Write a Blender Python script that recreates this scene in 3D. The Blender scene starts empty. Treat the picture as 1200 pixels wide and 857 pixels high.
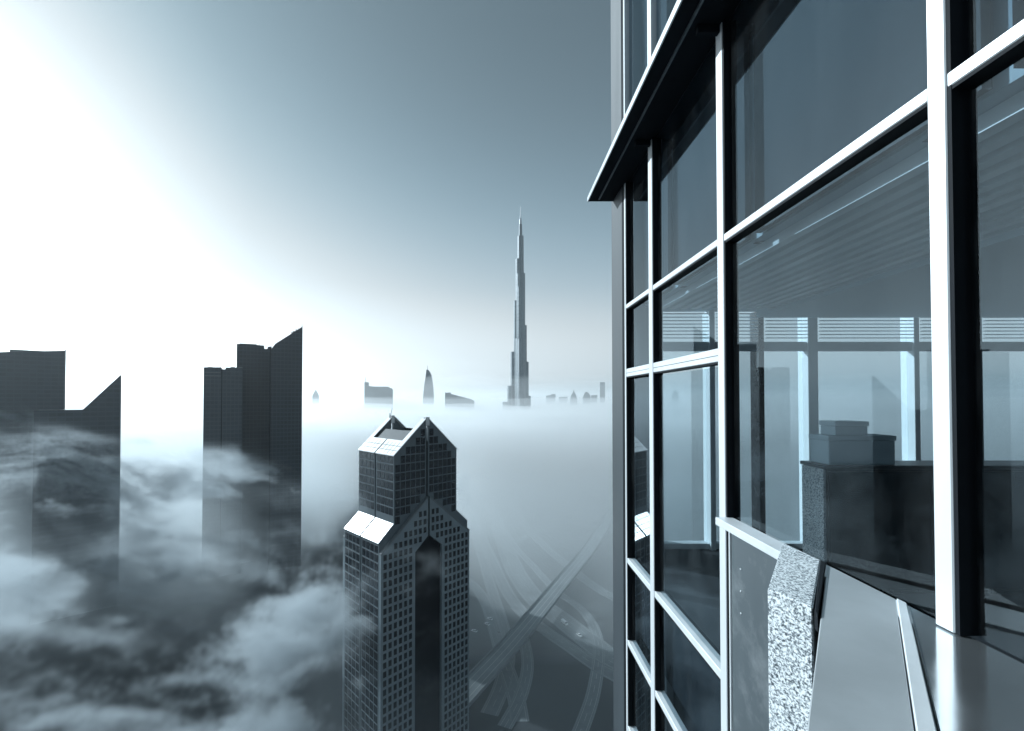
import bpy, bmesh, math, random
from mathutils import Vector, Matrix, noise

random.seed(7)
R = math.radians
sc = bpy.context.scene
C = sc.collection
F, VX, HY, H = 520.0, 581.0, 467.0, 162.0      # focal length in photo pixels, vanishing point, eye height in metres
d = 1.6                                        # eye to facade, metres


# ------------------------------------------------------------------ helpers
class MB:
    def __init__(s):
        s.bm = bmesh.new()

    def box(s, x0, x1, y0, y1, z0, z1, bev=0.0):
        r = bmesh.ops.create_cube(s.bm, size=1.0)
        vs = r['verts']
        for v in vs:
            v.co = Vector(((x0 + x1) / 2 + v.co.x * (x1 - x0), (y0 + y1) / 2 + v.co.y * (y1 - y0),
                           (z0 + z1) / 2 + v.co.z * (z1 - z0)))
        if bev > 0:
            es = list({e for v in vs for e in v.link_edges})
            bmesh.ops.bevel(s.bm, geom=es, offset=bev, segments=1, affect='EDGES')
        return s

    def prism(s, pts, a, b, axis='z'):
        """closed prism over polygon pts; axis: direction of extrusion. pts are the other two coordinates in order"""
        def mk(p, t):
            if axis == 'z': return (p[0], p[1], t)
            if axis == 'y': return (p[0], t, p[1])
            return (t, p[0], p[1])
        lo = [s.bm.verts.new(mk(p, a)) for p in pts]
        hi = [s.bm.verts.new(mk(p, b)) for p in pts]
        n = len(pts)
        s.bm.faces.new(lo)
        s.bm.faces.new(hi)
        for i in range(n):
            s.bm.faces.new((lo[i], lo[(i + 1) % n], hi[(i + 1) % n], hi[i]))
        return s

    def loft(s, rings, cap=True):
        vr = [[s.bm.verts.new(p) for p in ring] for ring in rings]
        n = len(rings[0])
        for a, b in zip(vr, vr[1:]):
            for i in range(n):
                s.bm.faces.new((a[i], a[(i + 1) % n], b[(i + 1) % n], b[i]))
        if cap:
            s.bm.faces.new(vr[0]); s.bm.faces.new(vr[-1])
        return s

    def tube(s, p, q, r0, r1=None, n=8):
        r1 = r0 if r1 is None else r1
        p, q = Vector(p), Vector(q)
        ax = (q - p).normalized()
        u = ax.orthogonal().normalized(); w = ax.cross(u)
        ring = lambda c, r: [c + (u * math.cos(2 * math.pi * k / n) + w * math.sin(2 * math.pi * k / n)) * r for k in range(n)]
        return s.loft([ring(p, r0), ring(q, r1)])

    def quad(s, *ps):
        s.bm.faces.new([s.bm.verts.new(p) for p in ps])
        return s

    def move(s, m):
        s.bm.transform(m)
        return s

    def build(s, name, mat, parent=None, smooth=False):
        bmesh.ops.recalc_face_normals(s.bm, faces=s.bm.faces)
        me = bpy.data.meshes.new(name)
        s.bm.to_mesh(me); s.bm.free()
        if smooth:
            for p in me.polygons: p.use_smooth = True
        me.materials.append(mat)
        o = bpy.data.objects.new(name, me)
        C.objects.link(o)
        if parent: o.parent = parent
        return o


def tag(o, label=None, cat=None, group=None, kind=None):
    if label: o['label'] = label
    if cat: o['category'] = cat
    if group: o['group'] = group
    if kind: o['kind'] = kind
    return o


def empty(name, loc=(0, 0, 0), rz=0.0):
    o = bpy.data.objects.new(name, None)
    C.objects.link(o)
    o.location = loc; o.rotation_euler = (0, 0, rz)
    o.empty_display_size = 0.5
    return o


def copy_tree(o, parent=None):
    c = o.copy(); C.objects.link(c)
    if parent: c.parent = parent
    for ch in list(o.children):
        copy_tree(ch, c)
    return c


# ------------------------------------------------------------------ materials
def new_mat(name):
    m = bpy.data.materials.new(name); m.use_nodes = True
    nt = m.node_tree; nt.nodes.clear()
    out = nt.nodes.new('ShaderNodeOutputMaterial')
    return m, nt, out


def N(nt, t, **kw):
    n = nt.nodes.new(t)
    for k, v in kw.items():
        if k.startswith('_'):
            setattr(n, k[1:], v)
        else:
            n.inputs[k].default_value = v
    return n


def principled(name, col, rough=0.5, metal=0.0, var=0.15, vscale=3.0, bump=0.0, bscale=40.0, streak=False, coat=0.0, specks=0.0, spec=0.5):
    """plain paint, metal or stone with soft tone variation, roughness variation and optional grain"""
    m, nt, out = new_mat(name)
    L = nt.links.new
    b = N(nt, 'ShaderNodeBsdfPrincipled', Roughness=rough, Metallic=metal)
    b.inputs['Specular IOR Level'].default_value = spec
    if coat: b.inputs['Coat Weight'].default_value = coat
    tc = N(nt, 'ShaderNodeTexCoord')
    mp = N(nt, 'ShaderNodeMapping')
    if streak: mp.inputs['Scale'].default_value = (1, 1, 0.12)
    L(tc.outputs['Object'], mp.inputs['Vector'])
    nz = N(nt, 'ShaderNodeTexNoise', Scale=vscale, Detail=6.0, Roughness=0.6)
    L(mp.outputs[0], nz.inputs['Vector'])
    cr = N(nt, 'ShaderNodeValToRGB')
    cr.color_ramp.elements[0].position = 0.3; cr.color_ramp.elements[1].position = 0.7
    cr.color_ramp.elements[0].color = tuple(c * (1 - var) for c in col) + (1,)
    cr.color_ramp.elements[1].color = tuple(min(1, c * (1 + var)) for c in col) + (1,)
    L(nz.outputs['Fac'], cr.inputs['Fac']); L(cr.outputs['Color'], b.inputs['Base Color'])
    mr = N(nt, 'ShaderNodeMapRange'); mr.inputs['To Min'].default_value = max(0, rough - 0.08); mr.inputs['To Max'].default_value = min(1, rough + 0.1)
    L(nz.outputs['Fac'], mr.inputs['Value']); L(mr.outputs[0], b.inputs['Roughness'])
    if specks:
        vo_ = N(nt, 'ShaderNodeTexVoronoi', Scale=specks); L(tc.outputs['Object'], vo_.inputs['Vector'])
        lt = N(nt, 'ShaderNodeMath', _operation='LESS_THAN'); lt.inputs[1].default_value = 0.055; L(vo_.outputs['Distance'], lt.inputs[0])
        sx_ = N(nt, 'ShaderNodeSeparateXYZ'); L(vo_.outputs['Color'], sx_.inputs[0])
        l2 = N(nt, 'ShaderNodeMath', _operation='LESS_THAN'); l2.inputs[1].default_value = 0.35; L(sx_.outputs['X'], l2.inputs[0])
        mm_ = N(nt, 'ShaderNodeMath', _operation='MULTIPLY'); L(lt.outputs[0], mm_.inputs[0]); L(l2.outputs[0], mm_.inputs[1])
        n3 = N(nt, 'ShaderNodeTexNoise', Scale=2.2, Detail=9.0, Roughness=0.72); L(tc.outputs['Object'], n3.inputs['Vector'])
        st = N(nt, 'ShaderNodeMapRange'); st.inputs['From Min'].default_value = 0.5; st.inputs['From Max'].default_value = 0.75; st.inputs['To Max'].default_value = 0.22
        L(n3.outputs['Fac'], st.inputs['Value'])
        mx_ = N(nt, 'ShaderNodeMath', _operation='MAXIMUM'); L(mm_.outputs[0], mx_.inputs[0]); L(st.outputs[0], mx_.inputs[1])
        dm = N(nt, 'ShaderNodeMix', _data_type='RGBA'); dm.inputs['B'].default_value = (0.62, 0.65, 0.67, 1)
        L(mx_.outputs[0], dm.inputs['Factor']); L(cr.outputs['Color'], dm.inputs['A']); L(dm.outputs['Result'], b.inputs['Base Color'])
    if bump:
        n2 = N(nt, 'ShaderNodeTexNoise', Scale=bscale, Detail=4.0)
        L(tc.outputs['Object'], n2.inputs['Vector'])
        bp = N(nt, 'ShaderNodeBump', Strength=bump, Distance=0.01)
        L(n2.outputs['Fac'], bp.inputs['Height']); L(bp.outputs[0], b.inputs['Normal'])
    L(b.outputs[0], out.inputs['Surface'])
    return m


def facade_mat(name, glass, line, sx=3.2, sz=3.8, wx=0.16, wz=0.22, rough=0.3, metal=0.0):
    """distant curtain wall: glass with floor lines and vertical mullions, tone varies pane by pane"""
    m, nt, out = new_mat(name)
    L = nt.links.new
    tc = N(nt, 'ShaderNodeTexCoord')
    sp = N(nt, 'ShaderNodeSeparateXYZ'); L(tc.outputs['Object'], sp.inputs[0])

    def mth(op, a, b=None):
        n = N(nt, 'ShaderNodeMath', _operation=op)
        for i, v in enumerate((a, b)):
            if v is None: continue
            if isinstance(v, (int, float)): n.inputs[i].default_value = v
            else: L(v, n.inputs[i])
        return n.outputs[0]
    xy = mth('ADD', sp.outputs['X'], mth('MULTIPLY', sp.outputs['Y'], 1.0))
    u = mth('DIVIDE', xy, sx); v = mth('DIVIDE', sp.outputs['Z'], sz)
    lx = mth('LESS_THAN', mth('FRACT', u), wx)
    lz = mth('LESS_THAN', mth('FRACT', v), wz)
    ln = mth('MAXIMUM', lx, lz)
    cb = N(nt, 'ShaderNodeCombineXYZ')
    L(mth('FLOOR', u), cb.inputs[0]); L(mth('FLOOR', v), cb.inputs[1])
    wn = N(nt, 'ShaderNodeTexWhiteNoise', _noise_dimensions='2D'); L(cb.outputs[0], wn.inputs['Vector'])
    cr = N(nt, 'ShaderNodeValToRGB')
    cr.color_ramp.elements[0].color = tuple(c * 0.85 for c in glass) + (1,)
    cr.color_ramp.elements[1].color = tuple(c * 1.2 for c in glass) + (1,)
    L(wn.outputs['Value'], cr.inputs['Fac'])
    mx = N(nt, 'ShaderNodeMix', _data_type='RGBA')
    L(ln, mx.inputs['Factor']); L(cr.outputs['Color'], mx.inputs['A']); mx.inputs['B'].default_value = tuple(line) + (1,)
    b = N(nt, 'ShaderNodeBsdfPrincipled', Roughness=rough, Metallic=metal)
    L(mx.outputs['Result'], b.inputs['Base Color'])
    rr = N(nt, 'ShaderNodeMapRange'); rr.inputs['To Min'].default_value = rough; rr.inputs['To Max'].default_value = 0.6
    L(ln, rr.inputs['Value']); L(rr.outputs[0], b.inputs['Roughness'])
    L(b.outputs[0], out.inputs['Surface'])
    return m


def glass_mat(name, tint=(0.69, 0.76, 0.79), ior=1.48, rough=0.004, refl=(0.78, 0.92, 1.0)):
    m, nt, out = new_mat(name)
    L = nt.links.new
    tr = N(nt, 'ShaderNodeBsdfTransparent'); tr.inputs['Color'].default_value = tuple(tint) + (1,)
    gl = N(nt, 'ShaderNodeBsdfGlossy', Roughness=rough); gl.inputs['Color'].default_value = tuple(refl) + (1,)
    fr = N(nt, 'ShaderNodeFresnel')
    geo = N(nt, 'ShaderNodeNewGeometry')      # the pane is a thin box: only its outer faces reflect and tint
    mi = N(nt, 'ShaderNodeMapRange'); mi.inputs['To Min'].default_value = ior; mi.inputs['To Max'].default_value = 1.0001
    L(geo.outputs['Backfacing'], mi.inputs['Value']); L(mi.outputs[0], fr.inputs['IOR'])
    mc = N(nt, 'ShaderNodeMix', _data_type='RGBA'); mc.inputs['A'].default_value = tuple(tint) + (1,); mc.inputs['B'].default_value = (1, 1, 1, 1)
    L(geo.outputs['Backfacing'], mc.inputs['Factor']); L(mc.outputs['Result'], tr.inputs['Color'])
    # faint dust on the pane
    tc = N(nt, 'ShaderNodeTexCoord'); mp = N(nt, 'ShaderNodeMapping'); mp.inputs['Scale'].default_value = (1, 1, 0.25)
    nz = N(nt, 'ShaderNodeTexNoise', Scale=5.0, Detail=8.0, Roughness=0.7)
    L(tc.outputs['Object'], mp.inputs[0]); L(mp.outputs[0], nz.inputs['Vector'])
    df = N(nt, 'ShaderNodeBsdfDiffuse'); df.inputs['Color'].default_value = (0.55, 0.6, 0.63, 1)
    mr = N(nt, 'ShaderNodeMapRange'); mr.inputs['From Min'].default_value = 0.4; mr.inputs['From Max'].default_value = 0.8
    mr.inputs['To Min'].default_value = 0.0; mr.inputs['To Max'].default_value = 0.018
    L(nz.outputs['Fac'], mr.inputs['Value'])
    m1 = N(nt, 'ShaderNodeMixShader'); L(fr.outputs[0], m1.inputs[0]); L(tr.outputs[0], m1.inputs[1]); L(gl.outputs[0], m1.inputs[2])
    m2 = N(nt, 'ShaderNodeMixShader'); L(mr.outputs[0], m2.inputs[0]); L(m1.outputs[0], m2.inputs[1]); L(df.outputs[0], m2.inputs[2])
    L(m2.outputs[0], out.inputs['Surface'])
    return m


def granite_mat(name):
    m, nt, out = new_mat(name)
    L = nt.links.new
    tc = N(nt, 'ShaderNodeTexCoord')
    wp = N(nt, 'ShaderNodeTexNoise', Scale=20.0, Detail=3.0); L(tc.outputs['Object'], wp.inputs['Vector'])
    va = N(nt, 'ShaderNodeVectorMath', _operation='MULTIPLY_ADD'); va.inputs[1].default_value = (0.03, 0.03, 0.03)
    L(wp.outputs['Color'], va.inputs[0]); L(tc.outputs['Object'], va.inputs[2])
    mp = N(nt, 'ShaderNodeMapping'); mp.inputs['Scale'].default_value = (1.5, 0.75, 1.1); L(va.outputs[0], mp.inputs[0])
    n1 = N(nt, 'ShaderNodeTexNoise', Scale=92.0, Detail=5.0, Roughness=0.65); L(mp.outputs[0], n1.inputs['Vector'])
    cr = N(nt, 'ShaderNodeValToRGB')
    e = cr.color_ramp.elements
    e[0].position = 0.38; e[0].color = (0.05, 0.06, 0.07, 1)
    e[1].position = 0.57; e[1].color = (0.80, 0.83, 0.85, 1)
    k = e.new(0.45); k.color = (0.22, 0.25, 0.275, 1)
    k = e.new(0.50); k.color = (0.52, 0.56, 0.58, 1)
    L(n1.outputs['Fac'], cr.inputs['Fac'])
    b = N(nt, 'ShaderNodeBsdfPrincipled', Roughness=0.45)
    L(cr.outputs['Color'], b.inputs['Base Color'])
    bp = N(nt, 'ShaderNodeBump', Strength=0.25, Distance=0.004); L(n1.outputs['Fac'], bp.inputs['Height']); L(bp.outputs[0], b.inputs['Normal'])
    L(b.outputs[0], out.inputs['Surface'])
    return m


def ground_mat(name):
    m, nt, out = new_mat(name)
    L = nt.links.new
    tc = N(nt, 'ShaderNodeTexCoord')
    n1 = N(nt, 'ShaderNodeTexNoise', Scale=0.012, Detail=10.0, Roughness=0.6); L(tc.outputs['Object'], n1.inputs['Vector'])
    v = N(nt, 'ShaderNodeTexVoronoi', Scale=0.02); L(tc.outputs['Object'], v.inputs['Vector'])
    mx = N(nt, 'ShaderNodeMix', _data_type='FLOAT'); mx.inputs['Factor'].default_value = 0.0
    L(n1.outputs['Fac'], mx.inputs['A'])
    sp = N(nt, 'ShaderNodeSeparateXYZ'); L(v.outputs['Color'], sp.inputs[0]); L(sp.outputs['X'], mx.inputs['B'])
    cr = N(nt, 'ShaderNodeValToRGB')
    e = cr.color_ramp.elements
    e[0].position = 0.3; e[0].color = (0.004, 0.008, 0.012, 1)
    e[1].position = 0.75; e[1].color = (0.030, 0.042, 0.050, 1)
    L(mx.outputs['Result'], cr.inputs['Fac'])
    b = N(nt, 'ShaderNodeBsdfPrincipled', Roughness=0.9)
    L(cr.outputs['Color'], b.inputs['Base Color']); L(b.outputs[0], out.inputs['Surface'])
    return m


def vol_mat(name, density, col, aniso):
    m, nt, out = new_mat(name)
    p = N(nt, 'ShaderNodeVolumePrincipled', Density=density, Anisotropy=aniso)
    p.inputs['Color'].default_value = tuple(col) + (1,)
    nt.links.new(p.outputs[0], out.inputs['Volume'])
    return m


M = {}
M['white'] = principled('white_aluminium', (0.60, 0.63, 0.65), 0.38, 0.15, 0.10, 3.0, 0.03, 60, streak=True)
M['post'] = principled('grey_post_metal', (0.034, 0.043, 0.050), 0.45, 0.0, 0.14, 2.5, 0.03, 50, streak=True)
M['dark'] = principled('dark_gasket', (0.006, 0.008, 0.011), 0.7, 0.0, 0.2, 4, spec=0.15)
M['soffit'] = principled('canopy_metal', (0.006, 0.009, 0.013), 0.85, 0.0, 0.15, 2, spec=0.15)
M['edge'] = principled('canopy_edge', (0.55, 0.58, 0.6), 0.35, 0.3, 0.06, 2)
M['panel'] = principled('grey_panel', (0.10, 0.12, 0.132), 0.42, 0.35, 0.12, 1.3, 0.02, 90, streak=True, specks=7.0)
M['sheet'] = principled('brushed_sheet', (0.40, 0.425, 0.44), 0.40, 0.35, 0.12, 2.0, 0.04, 160, specks=8.0)
M['polish'] = principled('polished_sheet', (0.42, 0.45, 0.47), 0.13, 0.85, 0.10, 3.0, 0.03, 8, specks=9.0)
M['spandrel'] = principled('spandrel_back', (0.045, 0.056, 0.066), 0.7, 0.0, 0.12, 0.8, streak=True)
M['ceiling'] = principled('ceiling_paint', (0.40, 0.50, 0.56), 0.8, 0.0, 0.03, 1)
M['carpet'] = principled('carpet', (0.014, 0.019, 0.025), 0.95, 0.0, 0.2, 12, 0.1, 200)
M['wall'] = principled('inner_wall', (0.06, 0.072, 0.083), 0.8, 0.0, 0.06, 1)
M['blind'] = principled('blind_slat', (0.55, 0.63, 0.67), 0.5, 0.0, 0.04, 4)
M['frame'] = principled('inner_frame', (0.6, 0.66, 0.69), 0.4, 0.0, 0.04, 4)
M['darkwood'] = principled('dark_wood', (0.012, 0.015, 0.02), 0.4, 0.0, 0.3, 6, spec=0.25)
M['screen'] = principled('black_plastic', (0.012, 0.013, 0.015), 0.25, 0.0, 0.1, 6)
M['glass'] = glass_mat('facade_glass')
M['glass2'] = glass_mat('spandrel_glass', (0.42, 0.5, 0.55), 1.56)
M['glass3'] = glass_mat('end_glass', (0.8, 0.86, 0.88), 1.45)
M['granite'] = granite_mat('granite')
M['ground'] = ground_mat('ground')
M['asphalt'] = principled('asphalt', (0.12, 0.14, 0.15), 0.8, 0.0, 0.25, 0.15, 0, 1)
M['deck'] = principled('concrete_deck', (0.13, 0.15, 0.165), 0.8, 0.0, 0.15, 0.3)
M['kerb'] = principled('kerb_concrete', (0.16, 0.18, 0.19), 0.8, 0.0, 0.12, 0.4)
M['paint'] = principled('road_paint', (0.35, 0.37, 0.38), 0.7, 0.0, 0.15, 0.8)
M['stone'] = principled('tower_cladding', (0.085, 0.112, 0.13), 0.45, 0.0, 0.12, 0.08)
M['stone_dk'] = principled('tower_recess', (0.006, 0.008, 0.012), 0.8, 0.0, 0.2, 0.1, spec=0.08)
M['lattice'] = principled('tower_lattice', (0.16, 0.20, 0.225), 0.5, 0.0, 0.12, 0.08)
M['roofwhite'] = principled('white_roof_panel', (0.86, 0.87, 0.88), 0.28, 0.0, 0.03, 0.3)
M['tglass'] = principled('tower_glass', (0.01, 0.014, 0.02), 0.08, 0.0, 0.4, 0.25)
M['plant'] = principled('plant_metal', (0.16, 0.17, 0.18), 0.5, 0.3, 0.2, 0.5)
M['steel'] = principled('spire_steel', (0.5, 0.53, 0.55), 0.3, 0.6, 0.08, 0.2)
M['fac_dark'] = facade_mat('dark_curtain_wall', (0.010, 0.019, 0.029), (0.036, 0.052, 0.066))
M['fac_mid'] = facade_mat('mid_curtain_wall', (0.027, 0.040, 0.052), (0.055, 0.072, 0.086))
M['fac_slab'] = facade_mat('slab_curtain_wall', (0.022, 0.035, 0.047), (0.042, 0.058, 0.073), 4.5, 3.6, 0.1, 0.3)
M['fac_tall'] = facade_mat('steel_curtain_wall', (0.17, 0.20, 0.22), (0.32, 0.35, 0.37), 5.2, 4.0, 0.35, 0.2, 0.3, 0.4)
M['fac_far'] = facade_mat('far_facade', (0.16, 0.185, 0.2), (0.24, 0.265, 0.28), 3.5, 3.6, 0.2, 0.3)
M['carw'] = principled('white_car_paint', (0.75, 0.77, 0.78), 0.3, 0, 0.03, 1, coat=0.5)
M['carg'] = principled('grey_car_paint', (0.2, 0.21, 0.22), 0.3, 0.3, 0.05, 1, coat=0.5)
M['card'] = principled('dark_car_paint', (0.04, 0.045, 0.05), 0.3, 0.3, 0.05, 1, coat=0.5)
M['carglass'] = principled('car_glass', (0.015, 0.018, 0.02), 0.08, 0, 0.1, 1)
M['tyre'] = principled('tyre', (0.02, 0.02, 0.02), 0.9, 0, 0.1, 4)
M['rim'] = principled('rim', (0.4, 0.41, 0.42), 0.3, 0.7, 0.1, 4)

# ------------------------------------------------------------------ camera
cam = bpy.data.cameras.new('camera')
co = bpy.data.objects.new('camera', cam); C.objects.link(co)
PITCH = 0.9
cam.sensor_fit = 'HORIZONTAL'; cam.sensor_width = 36.0; cam.lens = 36.0 * F / 1200.0
cam.shift_x = (600.0 - VX) / 1200.0
cam.shift_y = (HY - 428.5 - F * math.tan(R(PITCH))) / 1200.0
cam.clip_start = 0.05; cam.clip_end = 60000
co.location = (0, 0, H); co.rotation_euler = (R(90 + PITCH), 0, 0)
sc.camera = co

# ------------------------------------------------------------------ light
SUN_AZ, SUN_EL = -58.0, 25.0
w = bpy.data.worlds.new('World'); sc.world = w; w.use_nodes = True
nt = w.node_tree; nt.nodes.clear()
out = nt.nodes.new('ShaderNodeOutputWorld')
bg = nt.nodes.new('ShaderNodeBackground'); bg.inputs['Strength'].default_value = 0.14
sky = nt.nodes.new('ShaderNodeTexSky'); sky.sky_type = 'NISHITA'; sky.sun_disc = False
sky.sun_elevation = R(SUN_EL); sky.sun_rotation = R(SUN_AZ)
sky.altitude = 100; sky.air_density = 0.8; sky.dust_density = 3.0; sky.ozone_density = 1.0
hs = nt.nodes.new('ShaderNodeHueSaturation'); hs.inputs['Saturation'].default_value = 0.15
tint = nt.nodes.new('ShaderNodeMix'); tint.data_type = 'RGBA'; tint.blend_type = 'MULTIPLY'
tint.inputs['Factor'].default_value = 1.0; tint.inputs['B'].default_value = (0.43, 0.80, 1.06, 1)
nt.links.new(sky.outputs[0], hs.inputs['Color']); nt.links.new(hs.outputs[0], tint.inputs['A'])
# the hazy air near the horizon is brighter, the zenith deeper
wtc = nt.nodes.new('ShaderNodeTexCoord'); wsep = nt.nodes.new('ShaderNodeSeparateXYZ')
nt.links.new(wtc.outputs['Generated'], wsep.inputs[0])
wr = nt.nodes.new('ShaderNodeValToRGB'); wr.color_ramp.interpolation = 'B_SPLINE'
WR = ((0.0, 5.0), (0.10, 3.9), (0.24, 1.75), (0.45, 0.70), (0.65, 0.45), (1.0, 0.40))
el = wr.color_ramp.elements
el[0].position = WR[0][0]; el[0].color = (WR[0][1] / 5,) * 3 + (1,)
el[1].position = WR[-1][0]; el[1].color = (WR[-1][1] / 5,) * 3 + (1,)
for q, v in WR[1:-1]:
    e_ = el.new(q); e_.color = (v / 5,) * 3 + (1,)
nt.links.new(wsep.outputs['Z'], wr.inputs['Fac'])
wm = nt.nodes.new('ShaderNodeVectorMath'); wm.operation = 'MULTIPLY'
ws = nt.nodes.new('ShaderNodeVectorMath'); ws.operation = 'SCALE'; ws.inputs['Scale'].default_value = 5.0
nt.links.new(wr.outputs['Color'], ws.inputs[0]); nt.links.new(ws.outputs[0], wm.inputs[0]); nt.links.new(tint.outputs['Result'], wm.inputs[1])
pw = nt.nodes.new('ShaderNodeGamma'); pw.inputs['Gamma'].default_value = 0.60
nt.links.new(wm.outputs[0], pw.inputs['Color'])
bw = nt.nodes.new('ShaderNodeRGBToBW'); nt.links.new(pw.outputs[0], bw.inputs[0])
hm = nt.nodes.new('ShaderNodeMapRange'); hm.interpolation_type = 'SMOOTHSTEP'
hm.inputs['From Min'].default_value = 1.3; hm.inputs['From Max'].default_value = 4.2
nt.links.new(bw.outputs[0], hm.inputs['Value'])
hx = nt.nodes.new('ShaderNodeMix'); hx.data_type = 'RGBA'
cb_ = nt.nodes.new('ShaderNodeCombineColor')
for q, k_ in enumerate((0.88, 0.98, 1.03)):
    mq = nt.nodes.new('ShaderNodeMath'); mq.operation = 'MULTIPLY'; mq.inputs[1].default_value = k_
    nt.links.new(bw.outputs[0], mq.inputs[0]); nt.links.new(mq.outputs[0], cb_.inputs[q])
nt.links.new(hm.outputs[0], hx.inputs['Factor']); nt.links.new(pw.outputs[0], hx.inputs['A']); nt.links.new(cb_.outputs[0], hx.inputs['B'])
nt.links.new(hx.outputs['Result'], bg.inputs['Color']); nt.links.new(bg.outputs[0], out.inputs['Surface'])
sun = bpy.data.lights.new('sun', 'SUN'); sun.energy = 5.0; sun.angle = R(0.53); sun.color = (0.80, 0.93, 1.0)
so = bpy.data.objects.new('sun', sun); C.objects.link(so)
sd = Vector((math.sin(R(SUN_AZ)) * math.cos(R(SUN_EL)), math.cos(R(SUN_AZ)) * math.cos(R(SUN_EL)), math.sin(R(SUN_EL))))
so.rotation_euler = sd.to_track_quat('Z', 'Y').to_euler()
so.location = (-200, 200, 400)

# ------------------------------------------------------------------ ground
g = MB(); g.quad((-30000, -30000, 0), (30000, -30000, 0), (30000, 30000, 0), (-30000, 30000, 0))
tag(g.build('ground', M['ground']), kind='structure')


def gp(px, py, z=0.0):
    """point of the ground (or of a deck at height z) behind a photo position"""
    Y = (H - z) * F / (py - HY)
    return Vector(((px - VX) / F * Y, Y, z))


def smooth_line(pts, n=10):
    P = [pts[0]] + list(pts) + [pts[-1]]
    o = []
    for i in range(1, len(P) - 2):
        for k in range(n):
            t = k / n
            a, b, c, e = P[i - 1], P[i], P[i + 1], P[i + 2]
            o.append(0.5 * ((2 * b) + (c - a) * t + (2 * a - 5 * b + 4 * c - e) * t * t + (3 * b - a - 3 * c + e) * t ** 3))
    o.append(P[-2])
    return o


def ribbon(mb, line, o0, o1, z0, z1):
    """solid strip following a centre line between lateral offsets o0..o1"""
    rings = []
    for i, p in enumerate(line):
        t = (line[min(i + 1, len(line) - 1)] - line[max(i - 1, 0)]); t.z = 0; t.normalize()
        nrm = Vector((t.y, -t.x, 0))
        a = p + nrm * o0; b = p + nrm * o1
        rings.append([(a.x, a.y, p.z + z0), (b.x, b.y, p.z + z0), (b.x, b.y, p.z + z1), (a.x, a.y, p.z + z1)])
    mb.loft(rings)


def flat_ribbon(mb, line, o0, o1, z):
    prev = None
    for i, p in enumerate(line):
        t = (line[min(i + 1, len(line) - 1)] - line[max(i - 1, 0)]); t.z = 0; t.normalize()
        nrm = Vector((t.y, -t.x, 0))
        a = p + nrm * o0; b = p + nrm * o1
        va = mb.bm.verts.new((a.x, a.y, p.z + z)); vb = mb.bm.verts.new((b.x, b.y, p.z + z))
        if prev: mb.bm.faces.new((prev[0], prev[1], vb, va))
        prev = (va, vb)


def resample(line, step):
    o = [line[0].copy()]; acc = 0
    for a, b in zip(line, line[1:]):
        L_ = (b - a).length; t = step - acc
        while t < L_:
            o.append(a.lerp(b, t / L_)); t += step
        acc = (acc + L_) % step
    return o


ROADS = {}


def road(key, pts, width, lift, lanes=2, bridge=False):
    line = resample(smooth_line([Vector(p) for p in pts], 14), 6.0)
    ROADS[key] = line
    hw = width / 2
    if bridge:
        r = empty('flyover_bridge', line[len(line) // 2])
        r.location.z = 0
        inv = Matrix.Translation(-Vector(r.location))
        a = MB(); ribbon(a, line, -hw, hw, -1.4, 0); a.move(inv).build('deck', M['deck'], r)
        a = MB(); flat_ribbon(a, line, -hw + 0.5, hw - 0.5, 0.004); a.move(inv).build('roadway', M['asphalt'], r)
        for s in (-1, 1):
            a = MB(); ribbon(a, line, s * hw - 0.35 * (s > 0), s * hw + 0.35 * (s < 0), 0.006, 0.95); a.move(inv).build('barrier', M['kerb'], r)
        for k in range(-(lanes // 2) + 1, lanes // 2):
            a = MB(); flat_ribbon(a, line, k * 3.5 - 0.12, k * 3.5 + 0.12, 0.009); a.move(inv).build('lane_line', M['paint'], r)
        for i in range(2, len(line) - 1, 6):
            p = line[i]
            a = MB(); a.tube((p.x, p.y, -0.5), (p.x, p.y, p.z - 1.402), 1.0, n=12); a.move(inv).build('pier', M['deck'], r)
        return r
    a = MB(); flat_ribbon(a, line, -hw, hw, lift)
    tag(a.build('road', M['asphalt']), kind='structure')
    for s in (-1, 1):
        a = MB(); ribbon(a, line, s * hw, s * (hw + 0.8), 0.0, 0.14 + lift)
        tag(a.build('kerb', M['kerb']), kind='structure')
    a = MB()
    for k in range(-(lanes // 2) + 1, lanes // 2):
        for i in range(0, len(line) - 1, 2):
            flat_ribbon(a, line[i:i + 2], k * 3.5 - 0.1, k * 3.5 + 0.1, lift + 0.004)
    for s in (-1, 1):
        flat_ribbon(a, line, s * (hw - 0.6) - 0.1, s * (hw - 0.6) + 0.1, lift + 0.004)
    tag(a.build('road_marking', M['paint']), kind='structure')


FZ = 9.0
fl = [gp(p[0], p[1], FZ) for p in ((520, 835), (557, 796), (606, 743), (655, 684), (690, 642), (708, 614), (722, 590), (732, 570))]
b = road('flyover', fl, 13.5, 0, 4, True)
tag(b, 'long straight elevated road crossing over the curved highways beside the gabled tower', 'flyover')
g_ = lambda *ps: [gp(*p) for p in ps]
road('hwyA', g_((566, 570), (578, 600), (590, 634), (604, 668), (627, 700), (655, 722), (688, 748), (722, 772), (800, 806), (1000, 880)), 17, 0.020, 4)
road('hwyB', g_((545, 590), (562, 622), (577, 655), (592, 688), (612, 716), (640, 738), (668, 757), (705, 782), (770, 812), (960, 890)), 9, 0.028, 2)
road('rampC', g_((548, 600), (558, 630), (568, 662), (578, 695), (588, 728), (595, 762), (588, 800), (570, 840)), 8, 0.036, 2)
road('rampD', g_((546, 678), (558, 688), (570, 706), (580, 735), (590, 770), (604, 812), (610, 850)), 8, 0.044, 2)
road('rampE', g_((572, 580), (586, 612), (604, 640), (626, 664), (650, 690), (684, 716), (700, 750), (696, 800), (680, 850), (640, 940)), 6, 0.052, 2)
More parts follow.
